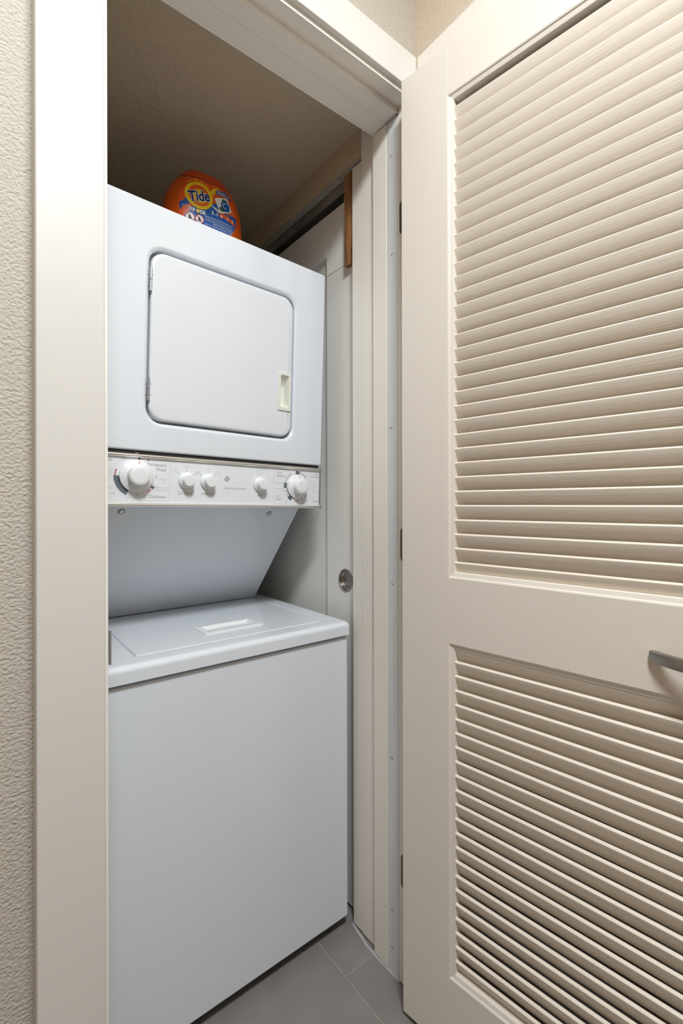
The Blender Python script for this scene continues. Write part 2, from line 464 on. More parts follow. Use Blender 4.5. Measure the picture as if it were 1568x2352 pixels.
# one slat: front edge high, back edge low
al = math.radians(62); SL = 0.0410; TH = 0.0066
ax = Vector((0, math.cos(al), -math.sin(al))); nm = Vector((0, math.sin(al), math.cos(al)))
sec = []
for k in range(7):                                            # rounded near edge
    a = math.radians(90 + 180 * k / 6)
    sec.append(ax * (TH / 2 + math.cos(a) * TH / 2 * 0.45) + nm * (math.sin(a) * TH / 2))
for k in range(7):
    a = math.radians(270 + 180 * k / 6)
    sec.append(ax * (SL - TH / 2 + math.cos(a) * TH / 2 * 0.45) + nm * (math.sin(a) * TH / 2))
LX0, LX1 = ST + 0.004, DW - ST2 - 0.004
lp = [[(x, s_.y, s_.z) for s_ in sec] for x in (LX0, LX1)]
V, Fc = loft(lp, True, True)
slat0 = link_mesh('slat', V, Fc, 'cream_slat', d1, angle=35, inv=False)
SY = 0.0066
zs = [0.2050 + i * (0.8050 - 0.2050) / 21 for i in range(22)] + [1.0040 + i * (1.8890 - 1.0040) / 31 for i in range(32)]
zs += [1.8890 + 0.0285, 0.8050 + 0.0286]
for i, z in enumerate(zs):
    o = slat0 if i == 0 else bpy.data.objects.new('slat', slat0.data)
    if i: COL.objects.link(o); o.parent = d1
    o.location = (0, SY + random.uniform(-0.0004, 0.0004), z + random.uniform(-0.0005, 0.0005))
    o.rotation_euler = (random.uniform(-0.012, 0.012), 0, 0)
# slats hide the rest of the panel top
# handle: arched band pull
hz = 0.8930; hx0, hx1 = 0.464, 0.600; n = 24
secs = []
for k in range(n + 1):
    t = k / n; x = hx0 + (hx1 - hx0) * t
    q = math.sin(math.pi * t) ** 0.8
    yo = -0.0015 - 0.026 * q
    th = 0.0085 - 0.0035 * q
    hh = 0.0085 + 0.0015 * q
    dxy = (hx1 - hx0) / n; tq = math.cos(math.pi * t) * 0.026 * math.pi * 0.9
    L = math.hypot(hx1 - hx0, tq); nx, ny = tq / L, -(hx1 - hx0) / L
    secs.append([(x + nx * th * (b_ - 0.5) * 1.0 * -1, yo - ny * th * (b_ - 0.5) * -1, hz + a_) for a_, b_ in
                 ((-hh, 0), (-hh * 0.9, 0.9), (-hh * 0.75, 1), (hh * 0.75, 1), (hh * 0.9, 0.9), (hh, 0), (hh * 0.85, -0.1), (-hh * 0.85, -0.1))])
V, Fc = loft(secs, True, True)
hd = link_mesh('handle', V, Fc, 'brushed_nickel', d1, angle=40, inv=False)
hd['label'] = 'arched brushed nickel pull'
for x in (hx0 + 0.006, hx1 - 0.006):
    V, Fc = lathe([(0.0035, 0.0), (0.0035, 0.012)], 12)
    link_mesh('screw', [(x + a, 0.004 - c, hz + b) for a, b, c in V], Fc, 'zinc', hd, inv=False)

# hinges
for hzc in (0.2670, 1.0250, 1.7840):
    hg = empty('hinge', (0, 0, 0)); hg.parent = d1; WM[hg.name] = WM['door_1']
    V, Fc = lathe([(0.0052, -0.040), (0.0060, -0.039), (0.0060, 0.039), (0.0052, 0.040)], 16)
    link_mesh('hinge_knuckle', [(a + 0.7850, b + 0.7375, c + hzc) for a, b, c in V], Fc, 'hinge_bronze', hg)
    lpz = rr(0.7395, 0.7790, hzc - 0.039, hzc + 0.039, 0.010, 5)
    V, Fc = loft([[(x, a, b) for a, b in lpz] for x in (JR - 0.0018, JR + 0.0002)], True, True)
    link_mesh('hinge_leaf', V, Fc, 'hinge_bronze', hg)
    lpd = rr(0.003, 0.0335, hzc - 0.039, hzc + 0.039, 0.006, 5)
    V, Fc = loft([[(x, a, b) for a, b in lpd] for x in (-0.0012, 0.0005)], True, True)
    o = link_mesh('hinge_leaf', V, Fc, 'hinge_bronze', hg, inv=False)

# ================================================================== sliding door (door_2)
SX = 0.8225
d2 = empty('door_2', (SX, 1.36, 0))
struct(d2, 'off-white sliding panel door with a round flush pull beside the washer', 'door')
PY, PZ, PR = 1.0275, 0.9065, 0.0275
V, Fc = loft([[(SX + o_, a, b) for a, b in lp_] for o_, lp_ in ((0.034, rr(0.985, 1.1165, 0.010, 1.7865, 0.0005, 8)), (0.0018, rr(0.985, 1.1165, 0.010, 1.7865, 0.0005, 8)), (0.0, rr(0.9865, 1.115, 0.0115, 1.785, 0.0005, 8)),
                                                             (0.0, rr(PY - PR, PY + PR, PZ - PR, PZ + PR, PR, 8)), (0.015, rr(PY - PR, PY + PR, PZ - PR, PZ + PR, PR, 8)))], True, True)
link_mesh('stile', V, Fc, 'slide_door_paint', d2, angle=40)
box('stile', (SX + 0.0004, 0.985, 1.7880), (SX + 0.034, 1.1165, 1.966), 'slide_door_paint', d2, bevel=0.0012)
box('stile', (SX, 1.605, 0.010), (SX + 0.034, 1.735, 1.966), 'slide_door_paint', d2, bevel=0.0018)
box('rail', (SX, 1.1167, 1.845), (SX + 0.034, 1.6048, 1.966), 'slide_door_paint', d2, bevel=0.0012)
box('rail', (SX, 1.1167, 0.010), (SX + 0.034, 1.6048, 0.20), 'slide_door_paint', d2, bevel=0.0012)
box('panel', (SX + 0.0135, 1.1167, 0.20), (SX + 0.024, 1.6048, 1.845), 'slide_door_paint', d2, bevel=0.0)
V, Fc = lathe([(0.0312, 0.0), (0.0312, 0.0016), (0.0300, 0.0026), (0.0278, 0.0026), (0.0268, 0.0014), (0.0262, -0.006), (0.0245, -0.0075), (0.0240, -0.0095), (0.0005, -0.0098)], 48, False, True)
cupo = link_mesh('flush_pull', [(SX - 0.0002 - c, 1.0275 + a, 0.9065 + b) for a, b, c in V], Fc, 'dark_nickel', d2, angle=30)
cupo['label'] = 'round nickel flush pull'

# ================================================================== stacked washer and dryer
wd = empty('stacked_washer_dryer', (0.48, 1.28, 0))
tag(wd, 'white stacked washer and dryer with a dial control panel in the closet', 'washer dryer')
WX0, WX1, WFY, WBY = 0.184, 0.7805, 0.9680, 1.62
# washer cabinet
lps = [(0.0, 0.0), ]
def prism_y(x0, x1, z0, z1, r, ys):
    """loops of rounded rectangles in x/z stacked along y: (y, inset)"""
    return [[(a, y, b) for a, b in rr(x0 + i, x1 - i, z0 + i, z1 - i, max(r - i, 0.0005), 5)] for y, i in ys]
V, Fc = loft(prism_y(WX0, WX1, 0.034, 0.7705, 0.006, [(WBY, 0), (WFY + 0.006, 0), (WFY + 0.003, 0.0006), (WFY + 0.001, 0.0022), (WFY, 0.0050)]), True, True)
link_mesh('washer_cabinet', V, Fc, 'enamel', wd, angle=40, wn=True)
box('washer_base', (WX0 + 0.01, WFY + 0.03, 0.008), (WX1 - 0.012, WBY - 0.02, 0.034), 'black_gap', wd, bevel=0)
box('neck', (WX0 + 0.008, WFY + 0.012, 0.770), (WX1 - 0.008, WBY - 0.01, 0.7755), 'black_gap', wd, bevel=0)
for x in (WX0 + 0.05, WX1 - 0.05):
    for y in (WFY + 0.07, WBY - 0.06):
        V, Fc = lathe([(0.016, 0.0002), (0.018, 0.004), (0.012, 0.010), (0.006, 0.012), (0.006, 0.034)], 16)
        link_mesh('levelling_foot', [(x + a, y + b, c) for a, b, c in V], Fc, 'black_gap', wd)
# washer top: rounded slab with a lid well
TX0, TX1, TY0, TY1, TZ = 0.180, 0.7860, 0.9585, 1.62, 0.8105
HX0, HX1, HY0, HY1 = 0.2585, 0.7385, 1.0120, 1.4480
def lz(x0, x1, y0, y1, r, z, n=8): return [(a, b, z) for a, b in rr(x0, x1, y0, y1, r, n)]
loops = [lz(TX0 + .004, TX1 - .004, TY0 + .004, TY1, 0.012, 0.7750), lz(TX0, TX1, TY0, TY1, 0.014, 0.7775)]
for k in range(6):
    a = math.radians(90 * k / 5); i = 0.012 * (1 - math.cos(a))
    loops.append(lz(TX0 + i, TX1 - i, TY0 + i, TY1 - i, 0.014, TZ - 0.012 + 0.012 * math.sin(a)))
loops += [lz(TX0 + .02, TX1 - .02, TY0 + .02, TY1 - .02, 0.012, TZ), lz(HX0 - .003, HX1 + .003, HY0 - .003, HY1 + .003, 0.012, TZ), lz(HX0, HX1, HY0, HY1, 0.010, TZ - 0.0012), lz(HX0 + .002, HX1 - .002, HY0 + .002, HY1 - .002, 0.009, TZ - 0.006),
          lz(HX0 + .01, HX1 - .01, HY0 + .01, HY1 - .01, 0.008, TZ - 0.0062)]
V, Fc = loft(loops, True, True)
top = link_mesh('washer_top', V, Fc, 'enamel', wd, angle=40, wn=True)
# the lid, with a well for its grip
GX0, GX1, GY0, GY1 = 0.4380, 0.5870, 1.0760, 1.1520
lid_l = [(HX0 + .0065, HX1 - .0065, HY0 + .0025, HY1 - .004, .010, TZ - .0060), (HX0 + .0065, HX1 - .0065, HY0 + .0025, HY1 - .004, .010, TZ - .0018), (HX0 + .0075, HX1 - .0075, HY0 + .0032, HY1 - .005, .010, TZ - .0006),
         (HX0 + .0095, HX1 - .0095, HY0 + .0050, HY1 - .007, .009, TZ), (GX0, GX1, GY0, GY1, .006, TZ), (GX0, GX1, GY0, GY1, .006, TZ - .0045)]
V, Fc = loft([lz(*q) for q in lid_l], True, True)
lid = link_mesh('washer_lid', V, Fc, 'enamel', wd, angle=40, wn=True)
V, Fc = loft([lz(GX0 - .003, GX1 + .003, GY0 - .003, GY1 + .003, .006, TZ - .0005), lz(GX0 - .003, GX1 + .003, GY0 - .003, GY1 + .003, .006, TZ + .0020), lz(GX0 - .001, GX1 + .001, GY0 - .001, GY1 + .001, .005, TZ + .0030),
              lz(GX0 + .012, GX1 - .010, GY0 + .016, GY1 - .010, .004, TZ + .0028), lz(GX0 + .016, GX1 - .016, GY0 + .024, GY1 - .014, .004, TZ - .0040)], False, True)
link_mesh('lid_grip', V, Fc, 'lid_plastic', lid, angle=40)

# --- the dryer stands slightly turned and leaning: its own axes
DTR = Vector((0.775, 1.0549, 1.7545)); du = Vector((0.9988, 0.0463, -0.0161)); dv = Vector((0.0170, -0.0205, 0.9996)); dw = Vector((-0.0460, 0.9987, 0.0212))
def D(s, h, d): return DTR + du * s + dv * h + dw * d
def dl(s0, s1, h0, h1, r, d, n=8): return [D(a, b, d) for a, b in rr(s0, s1, h0, h1, r, n)]
DS0, DH0 = -0.598, -0.5295
CS0, CS1, CH0, CH1 = -0.4755, -0.0990, -0.4680, -0.0930         # opening of the dryer door
loops = [dl(DS0, 0, DH0, 0, .007, .60), dl(DS0, 0, DH0, 0, .007, .008), dl(DS0 + .0006, -.0006, DH0 + .0006, -.0006, .007, .004), dl(DS0 + .0025, -.0025, DH0 + .0025, -.0025, .006, .001), dl(DS0 + .006, -.006, DH0 + .006, -.006, .006, 0),
         dl(CS0 - .008, CS1 + .008, CH0 - .008, CH1 + .008, .040, 0), dl(CS0 - .004, CS1 + .004, CH0 - .004, CH1 + .004, .037, .0010), dl(CS0, CS1, CH0, CH1, .034, .0045), dl(CS0 + .001, CS1 - .001, CH0 + .001, CH1 - .001, .033, .0300), dl(CS0 + .02, CS1 - .02, CH0 + .02, CH1 - .02, .03, .0305)]
V, Fc = loft(loops, True, True)
link_mesh('dryer_cabinet', V, Fc, 'enamel', wd, angle=40, wn=True)
# dryer door with its finger pull
A0, A1, B0, B1 = -0.4705, -0.1045, -0.4615, -0.0995
P0, P1, Q0, Q1 = -0.1440, -0.1135, -0.3900, -0.3000
loops = [dl(A0, A1, B0, B1, .031, .0290), dl(A0, A1, B0, B1, .031, .0050), dl(A0 + .0008, A1 - .0008, B0 + .0008, B1 - .0008, .031, .0025), dl(A0 + .003, A1 - .003, B0 + .003, B1 - .003, .030, .0008), dl(A0 + .0065, A1 - .0065, B0 + .0065, B1 - .0065, .028, .0002), dl(A0 + .012, A1 - .012, B0 + .012, B1 - .012, .024, 0.0),
         dl(P0, P1, Q0, Q1, .002, 0.0), dl(P0, P1, Q0, Q1, .002, .027)]
V, Fc = loft(loops, True, True)
ddoor = link_mesh('dryer_door', V, Fc, 'enamel_door', wd, angle=40, wn=True)
loops = [dl(P0 - .004, P1 + .005, Q0 - .005, Q1 + .004, .002, .0002), dl(P0 - .004, P1 + .005, Q0 - .005, Q1 + .004, .002, -.0020), dl(P0 - .003, P1 + .004, Q0 - .004, Q1 + .003, .002, -.0030), dl(P0 + .003, P1 - .002, Q0 + .004, Q1 - .003, .002, -.0030),
         dl(P0 + .0040, P1 - .003, Q0 + .0055, Q1 - .004, .002, -.0015), dl(P0 + .0055, P1 - .0045, Q0 + .012, Q1 - .026, .002, .0190), dl(P0 + .0100, P1 - .008, Q0 + .020, Q1 - .034, .002, .0195)]
V, Fc = loft(loops, False, True)
g = link_mesh('finger_pull', V, Fc, 'ivory', ddoor, angle=40); g['label'] = 'ivory recessed finger pull'
for hc, parts in ((-0.1650, 2), (-0.3970, 4)):
    hh = empty('door_hinge', (0, 0, 0)); hh.parent = ddoor
    for k in range(parts):
        seg = 0.050 / parts; h0 = hc - 0.025 + k * seg
        V, Fc = lathe([(0.0026, 0.0002), (0.0031, 0.0008), (0.0031, seg - 0.0010), (0.0026, seg - 0.0004)], 16)
        o = link_mesh('hinge_barrel', [D(-0.4722 + a, h0 + c, -.0012 + b) for a, b, c in V], Fc, 'zinc', ddoor)
    bpy.data.objects.remove(hh)
    for k in range(2):
        for ss in (-0.4772, -0.4668):
            V, Fc = lathe([(0.0012, 0.0), (0.0010, 0.0006), (0.0002, 0.0009)], 10)
            link_mesh('hinge_screw', [D(ss + a, hc - 0.012 + 0.024 * k + b, (0.0022 if ss < -0.47 else 0.0006) - c) for a, b, c in V], Fc, 'zinc', ddoor)

# --- control panel housing
KH0, KH1 = -0.6480, -0.5365
V, Fc = loft([dl(DS0, -.0015, KH0 + .001, KH1 - .001, .003, .100, 3), dl(DS0, -.0015, KH0 + .001, KH1 - .001, .003, .0015, 3)], True, True)
cp = link_mesh('control_panel', V, Fc, 'panel_white', wd, angle=40)
box_gap = [D(s, h, d) for s in (DS0 + .005, -.006) for h in (KH1 - .002, DH0 + .004) for d in (.006, .09)]
link_mesh('gap_filler', box_gap, [[0, 1, 3, 2], [4, 6, 7, 5], [0, 4, 5, 1], [2, 3, 7, 6], [0, 2, 6, 4], [1, 5, 7, 3]], 'black_gap', wd, smooth=False)
def bar(name, h0, h1, s0, s1, m='chrome', d0=-.0045, par=cp):
    prof = []
    for k in range(9):
        a = math.radians(180 * k / 8); prof.append((0.5 * (h0 + h1) + 0.5 * (h1 - h0) * math.cos(a) * -1, 0.0025 + (d0 - 0.0025) * math.sin(a) ** 0.7))
    prof += [(h1, .006), (h0, .006)]
    V, Fc = loft([[D(s, h, d) for h, d in prof] for s in (s0, s1)], True, True)
    return link_mesh(name, V, Fc, m, par, angle=40)
bar('chrome_strip', KH1 - .0085, KH1, DS0, -.0030); bar('chrome_strip', KH0, KH0 + .0085, DS0, -.0060)
for h0 in (KH1 - .0095, KH0 - .0005):
    V, Fc = loft([dl(-.0052, .0012, h0, h0 + .0105, .0015, d, 3) for d in (.012, -.0030, -.0040)], True, True)
    link_mesh('end_cap', V, Fc, 'chrome', cp, angle=40)
V, Fc = loft([dl(-.0060, -.0005, KH0 + .009, KH1 - .0085, .0010, d, 3) for d in (.010, .0002)], True, True)
link_mesh('end_strip', V, Fc, 'zinc', cp, angle=40)

# knobs
def knob(s, h, rs, rc, big):
    k = 1.0 if big else 0.8
    seg = 64
    prof = [(rs, 0.0), (rs, 0.0025), (rs * 0.985, 0.0045), (rs * 0.93, 0.0058), (rc * 1.16, 0.0082 * k), (rc * 1.05, 0.0100 * k)]
    V, Fc = lathe(prof, seg, False, True)
    kn = link_mesh('control_knob', [D(s + a, h + b, .0012 - c) for a, b, c in V], Fc, 'knob_white', wd, angle=40)
    nseg = 72; loops = []
    for r, z, fl in ((rc, .0085 * k, 1), (rc * .985, .0210 * k, 1), (rc * .95, .0245 * k, .4), (rc * .88, .0262 * k, 0), (rc * .60, .0266 * k, 0)):
        loops.append([(r * (1 - 0.022 * fl * (i % 2)) * math.cos(2 * math.pi * i / nseg), r * (1 - 0.022 * fl * (i % 2)) * math.sin(2 * math.pi * i / nseg), z) for i in range(nseg)])
    V, Fc = loft(loops, False, True)
    link_mesh('knob_cap', [D(s + a, h + b, .0012 - c) for a, b, c in V], Fc, 'knob_white', kn, angle=50)
    return kn
K1, K5 = (-0.4925, -0.5835), (-0.0800, -0.5905)
KS = ((-0.3845, -0.5885), (-0.3330, -0.5885), (-0.1945, -0.5890))
kn1 = knob(*K1, 0.0345, 0.0218, True); kn5 = knob(*K5, 0.0320, 0.0205, True)
for q in KS: knob(*q, 0.0182, 0.0135, False)
for (s, h), kn, rs, an in ((K1, kn1, 0.0345, 84), (K5, kn5, 0.0320, 88)):
    P = Print(lambda a, b, l, s=s, h=h: D(s + a, h + b, -0.0080))
    P.line('ink_red', [(math.cos(math.radians(an)) * r, math.sin(math.radians(an)) * r) for r in (rs * 0.72, rs * 0.90)], 0.0011)
    P.build({'ink_red': 'pointer_mark'}, kn)

# --- print on the control panel
P = Print(lambda a, b, l: D(a, b, 0.00125 - l * 0.0001))
def ctext(body, s, h, size, ink='ink_grey', shear=0.18, align='LEFT', **k): P.text(ink, body, s, h, size, shear=shear, align=align, **k)
# wash dial
s, h = K1
P.arc('ink_slate', s, h, .0355, .0445, 86, 77); P.arc('ink_slate', s, h, .0360, .0450, 181, 244); P.arc('ink_black', s, h, .0346, .0362, 182, 243)
P.arc('ink_slate', s, h, .0370, .0440, -29, -38)
P.arc('ink_lightgrey', s, h, .0466, .0470, 20, 175); P.arc('ink_lightgrey', s, h, .0466, .0470, 182, 345)
for an, r in ((69.5, .0415), (56, .0425), (165, .0415), (171.5, .0418), (178, .0420), (-44, .0410), (-51, .0415)):
    a = math.radians(an); P.poly('ink_red', [(s + r * math.cos(a) + dx * .0015, h + r * math.sin(a) + dy * .0015) for dx, dy in ((-1, -1), (1, -1), (1, 1), (-1, 1))])
for an, r in ((102, .0410), (122, .0420), (128, .0425), (3, .0410), (-3, .0415), (-24, .0410), (-112, .0410), (-88, .0395), (-83, .0400)):
    a = math.radians(an); P.arc('ink_grey', s + r * math.cos(a), h + r * math.sin(a), .0013, .0019, 40, 340, n=12)
ctext('OFF', s + .000, h + .0466, .0040, align='CENTER', ink='ink_lightgrey'); ctext('SOAK', s + .019, h + .0435, .0036, ink='ink_lightgrey')
ctext('Permanent', -0.4300, -0.5602, .0096, align='RIGHT'); ctext('Press', -0.4300, -0.5705, .0096, align='RIGHT'); ctext('Delicates', -0.4300, -0.6290, .0096, align='RIGHT')
ctext('EX. RINSE', s + .0490, h - .0050, .0034, ink='ink_lightgrey'); ctext('SPIN', s + .0530, h - .0090, .0034, ink='ink_lightgrey')
ctext('OFF', s + .0410, h - .0240, .0038, ink='ink_lightgrey'); ctext('10 MIN', s + .0385, h - .0300, .0034, ink='ink_lightgrey'); ctext('6', s + .0350, h - .0340, .0034, ink='ink_lightgrey')
ctext('14 MIN', s - .0475, h + .0085, .0036, align='RIGHT', ink='ink_lightgrey'); ctext('10', s - .0490, h + .0040, .0036, align='RIGHT', ink='ink_lightgrey'); ctext('6 MIN', s - .0480, h - .0005, .0036, align='RIGHT', ink='ink_lightgrey')
ctext('ial)', s - .0480, h + .0290, .0085, align='RIGHT'); ctext('RINSE', s - .0460, h - .0280, .0036, align='RIGHT', ink='ink_lightgrey'); ctext('- SPIN', s - .0410, h - .0390, .0042, align='RIGHT', ink='ink_grey')
P.arc('ink_grey', s - .0585, h - .0375, .0018, .0024, 30, 330, n=12)
def frame(x0, x1, y0, y1, r=.004):
    lp = rr(x0, x1, y0, y1, r, 4); P.line('ink_lightgrey', lp + lp[:1], .0005)
frame(s + .018, -0.4215, h - .0225, h + .0365); frame(s - .012, -0.4225, -0.6360, h - .0275); P.line('ink_lightgrey', [(DS0 + .01, h - .0035), (s - .050, h - .0035)], .0005)
P.line('ink_lightgrey', [(DS0 + .01, -0.6360), (s - .016, -0.6360), (s - .016, h - .0440)], .0005)
# small dials
for i, (s2, h2) in enumerate(KS):
    for an in ((140, 90, 42) if i < 2 else (92,)):
        a = math.radians(an); r = .0225
        P.poly('ink_black', [(s2 + r * math.cos(a) + dx * .0012, h2 + r * math.sin(a) + dy * .0012) for dx, dy in ((-1, 0), (0, -1), (1, 0), (0, 1))])
s2, h2 = KS[0]
for a_, b_, x, y in (('HOT', 'COLD', -.024, .0205), ('WARM', 'COLD', 0, .0310), ('COLD', 'COLD', .025, .0195)):
    ctext(a_, s2 + x, h2 + y, .0038, 'ink_lightgrey', align='CENTER'); ctext(b_, s2 + x, h2 + y - .0040, .0038, 'ink_lightgrey', align='CENTER')
ctext('WASH', s2 - .0125, h2 - .0270, .0038, align='CENTER'); ctext('RINSE', s2 - .0130, h2 - .0315, .0038, align='CENTER'); ctext('Temp', s2 - .0055, h2 - .0305, .0088)
s2, h2 = KS[1]
for b_, x, y in (('SMALL', -.024, .0190), ('MED', 0, .0275), ('LARGE', .024, .0190)): ctext(b_, s2 + x, h2 + y, .0038, 'ink_lightgrey', align='CENTER')
ctext('Load Size', s2 - .0005, h2 - .0300, .0088, align='CENTER', xs=.88)
s2, h2 = KS[2]
ctext('PUSH TO', s2, h2 + .0310, .0038, 'ink_lightgrey', align='CENTER'); ctext('START DRYER', s2, h2 + .0265, .0038, 'ink_lightgrey', align='CENTER'); ctext('Start', s2 + .001, h2 - .0290, .0090, align='CENTER')
ctext('-  CLEAN LINT FILTER', s2 + .002, h2 + .0415, .0036, 'ink_lightgrey', align='CENTER'); ctext('BEFORE EACH LOAD', s2 + .006, h2 + .0375, .0036, 'ink_lightgrey', align='CENTER')
# round monogram and name
gx, gy = -0.2845, -0.5795
for k in range(4):
    a = math.radians(45 + 90 * k)
    P.arc('ink_slate', gx + .0030 * math.cos(a), gy + .0030 * math.sin(a), .0026, .0034, math.degrees(a) - 120, math.degrees(a) + 120, n=12)
    P.arc('ink_slate', gx, gy, .0052, .0060, math.degrees(a) - 18 + 45, math.degrees(a) + 18 + 45, n=6)
P.text('ink_slate', 'GE', gx, gy - .0018, .0052, shear=.35, align='CENTER', lift=1.0)
ctext('Spacemaker Laundry', -0.2900, -0.6035, .0072, spacing=1.02, xs=.92)
# dryer dial
s, h = K5
for a0, a1 in ((98, 78), (187, 165), (243, 224)): P.arc('ink_slate', s, h, .0330, .0420, a0, a1)
P.arc('ink_black', s, h, .0321, .0334, 190, 250); P.arc('ink_slate', s, h, .0335, .0350, 10, -22); P.arc('ink_lightgrey', s, h, .0350, .0353, 10, 160)
for an, ink in ((73, 'ink_slate'), (66, 'ink_slate'), (59, 'ink_red'), (52, 'ink_slate'), (44, 'ink_slate'), (122, 'ink_slate'), (131, 'ink_slate'), (140, 'ink_red'), (149, 'ink_slate'), (158, 'ink_slate'), (200, 'ink_red'), (215, 'ink_red'), (-33, 'ink_red'), (-42, 'ink_slate'), (-62, 'ink_slate'), (-82, 'ink_red'), (-90, 'ink_red'), (-97, 'ink_red')):
    a = math.radians(an); r = .0385; P.poly(ink, [(s + r * math.cos(a) + dx * .0013, h + r * math.sin(a) + dy * .0013) for dx, dy in ((-1, -1), (1, -1), (1, 1), (-1, 1))])
ctext('Auto', s - .0640, h + .0330, .0076); ctext('Regular', s - .0640, h + .0245, .0076); ctext('Auto', s + .0720, h + .0350, .0076, align='RIGHT'); ctext('Perm Press', s + .0740, h + .0265, .0076, align='RIGHT', xs=.85)
ctext('Air', s - .0650, h - .0290, .0080); ctext('Fluff', s - .0650, h - .0370, .0080); ctext('Timed', s + .0720, h - .0400, .0076, align='RIGHT')
ctext('OFF', s, h + .0440, .0036, 'ink_lightgrey', align='CENTER'); ctext('OFF', s - .0480, h + .0020, .0036, 'ink_lightgrey', align='RIGHT'); ctext('OFF', s + .0460, h - .0030, .0036, 'ink_lightgrey'); ctext('OFF', s - .0300, h - .0430, .0036, 'ink_lightgrey', align='RIGHT')
ctext('NORMAL', s - .0330, h + .0240, .0034, 'ink_lightgrey', align='RIGHT'); ctext('NORMAL', s + .0270, h + .0330, .0034, 'ink_lightgrey'); ctext('20 MIN', s - .0400, h - .0130, .0034, 'ink_lightgrey', align='RIGHT'); ctext('10', s - .0360, h - .0240, .0034, 'ink_lightgrey', align='RIGHT')
ctext('80 MIN', s + .0380, h - .0200, .0034, 'ink_lightgrey'); ctext('COTTON', s + .0380, h - .0255, .0034, 'ink_lightgrey'); ctext('40 MIN', s + .0150, h - .0450, .0034, 'ink_lightgrey'); ctext('DRY', s - .0250, h + .0390, .0034, 'ink_lightgrey', align='RIGHT'); ctext('DAMP', s + .0400, h + .0130, .0034, 'ink_lightgrey')
P.line('ink_lightgrey', rr(s - .0720, s - .0120, h + .0080, h + .0445, .004, 4)[8:20], .0005)
P.line('ink_lightgrey', [(s - .0400, h + .0080), (s - .0720, h + .0080)], .0005); P.line('ink_lightgrey', [(s - .0100, h + .0445), (s - .0690, h + .0445)], .0005)
P.line('ink_lightgrey', [(s - .0420, h - .0070), (s - .0720, h - .0070), (s - .0720, h - .0440), (s - .0690, h - .0470), (s - .0330, h - .0470), (s - .0330, h - .0330)], .0005)
P.line('ink_lightgrey', [(s + .0400, h + .0080), (s + .0750, h + .0080)], .0005); P.line('ink_lightgrey', [(s + .0420, h - .0110), (s + .0750, h - .0110)], .0005)
P.line('ink_lightgrey', [(s - .0180, h - .0380), (s - .0180, h - .0470), (s + .0740, h - .0470)], .0005)
P.build({'ink_grey': 'panel_lettering', 'ink_lightgrey': 'fine_lettering', 'ink_slate': 'dial_arcs', 'ink_red': 'red_dial_marks', 'ink_black': 'black_dial_marks'}, cp)

# --- sloping panel between control panel and washer lid
def SLp(s, t, o_=0.0):
    h, d = -0.6475 + (-0.9500 + 0.6475) * t, 0.0970 + (0.3370 - 0.0970) * t
    nh, nd = -(0.3370 - 0.0970), -(0.3025); L = math.hypot(nh, nd)
    return D(s, h + nh / L * o_, d + nd / L * o_)
V, Fc = loft([[SLp(a, b * (1.0 - 0.050 * a), o_) for a, b in rr(DS0 + .004, -.0060, 0.0, 1.0, .001, 2)] for o_ in (-.012, 0.0)], True, True)
slp = link_mesh('sloping_panel', V, Fc, 'enamel', wd, angle=40)
V, Fc = loft([[SLp(a, b, o_) for a, b in rr(-.0150, -.0045, 0.0, 1.0, .001, 2)] for o_ in (-.014, 0.0012)], True, True)
link_mesh('edge_flange', V, Fc, 'enamel', slp, angle=40)
V, Fc = loft([[D(s, h, d) for h, d in ((KH0 + .001, .098), (-0.6475, .112), (-0.9500, .350), (-0.9500, .58), (KH1, .58), (KH1, .098))] for s in (DS0 + .006, -.0075)], True, True)
link_mesh('rear_housing', V, Fc, 'enamel', wd, smooth=False)
for s, t in ((-0.4905, 0.045), (-0.0960, 0.060)):
    V, Fc = lathe([(0.0062, 0.0), (0.0060, 0.0012), (0.0045, 0.0022), (0.0040, 0.0012), (0.0022, 0.0010), (0.0018, 0.0024), (0.0004, 0.0025)], 20)
    link_mesh('screw', [SLp(s + a, t + b / 0.386, c) for a, b, c in V], Fc, 'zinc', slp, angle=30)
    V, Fc = lathe([(0.0078, 0.0), (0.0078, 0.0005), (0.0060, 0.0006)], 20)
    link_mesh('screw_ring', [SLp(s + a, t + b / 0.386, c) for a, b, c in V], Fc, 'hinge_bronze', slp, angle=30)

# ================================================================== detergent tub
TC = Vector((0.4790, 1.1960, 0)); TCz = 1.7660
tub = empty('detergent_tub', (TC.x, TC.y, TCz))
tag(tub, 'orange plastic detergent tub with a blue and yellow label on the dryer', 'detergent')
BP = [(0.0, 0.080, 0.045), (0.003, 0.086, 0.049), (0.012, 0.093, 0.054), (0.03, 0.099, 0.0585), (0.055, 0.1025, 0.061), (0.08, 0.1025, 0.061), (0.105, 0.1005, 0.0605), (0.125, 0.097, 0.0595), (0.145, 0.0905, 0.058), (0.158, 0.084, 0.0565), (0.166, 0.0785, 0.0550)]
def prof_at(z):
    for (z0, a0, b0), (z1, a1, b1) in zip(BP[:-1], BP[1:]):
        if z <= z1:
            t = max(0, (z - z0) / (z1 - z0)); return a0 + (a1 - a0) * t, b0 + (b1 - b0) * t
    return BP[-1][1:]
EXP = 2.5
def sup(a, b, th):
    c, s = math.cos(th), math.sin(th); k = 2 / EXP
    return (a * math.copysign(abs(c) ** k, c), b * math.copysign(abs(s) ** k, s))
TROT = Matrix.Rotation(math.radians(0.0), 3, 'Z')
def tloop(z, a, b, n=72):
    out = []
    for k in range(n):
        x, y = sup(a, b, 2 * math.pi * k / n); p = TROT @ Vector((x, y, z)); out.append((TC.x + p.x, TC.y + p.y, TCz + p.z))
    return out
loops = []
for i in range(41):
    z = 0.166 * i / 40
    a, b = prof_at(z); loops.append(tloop(z, a, b))
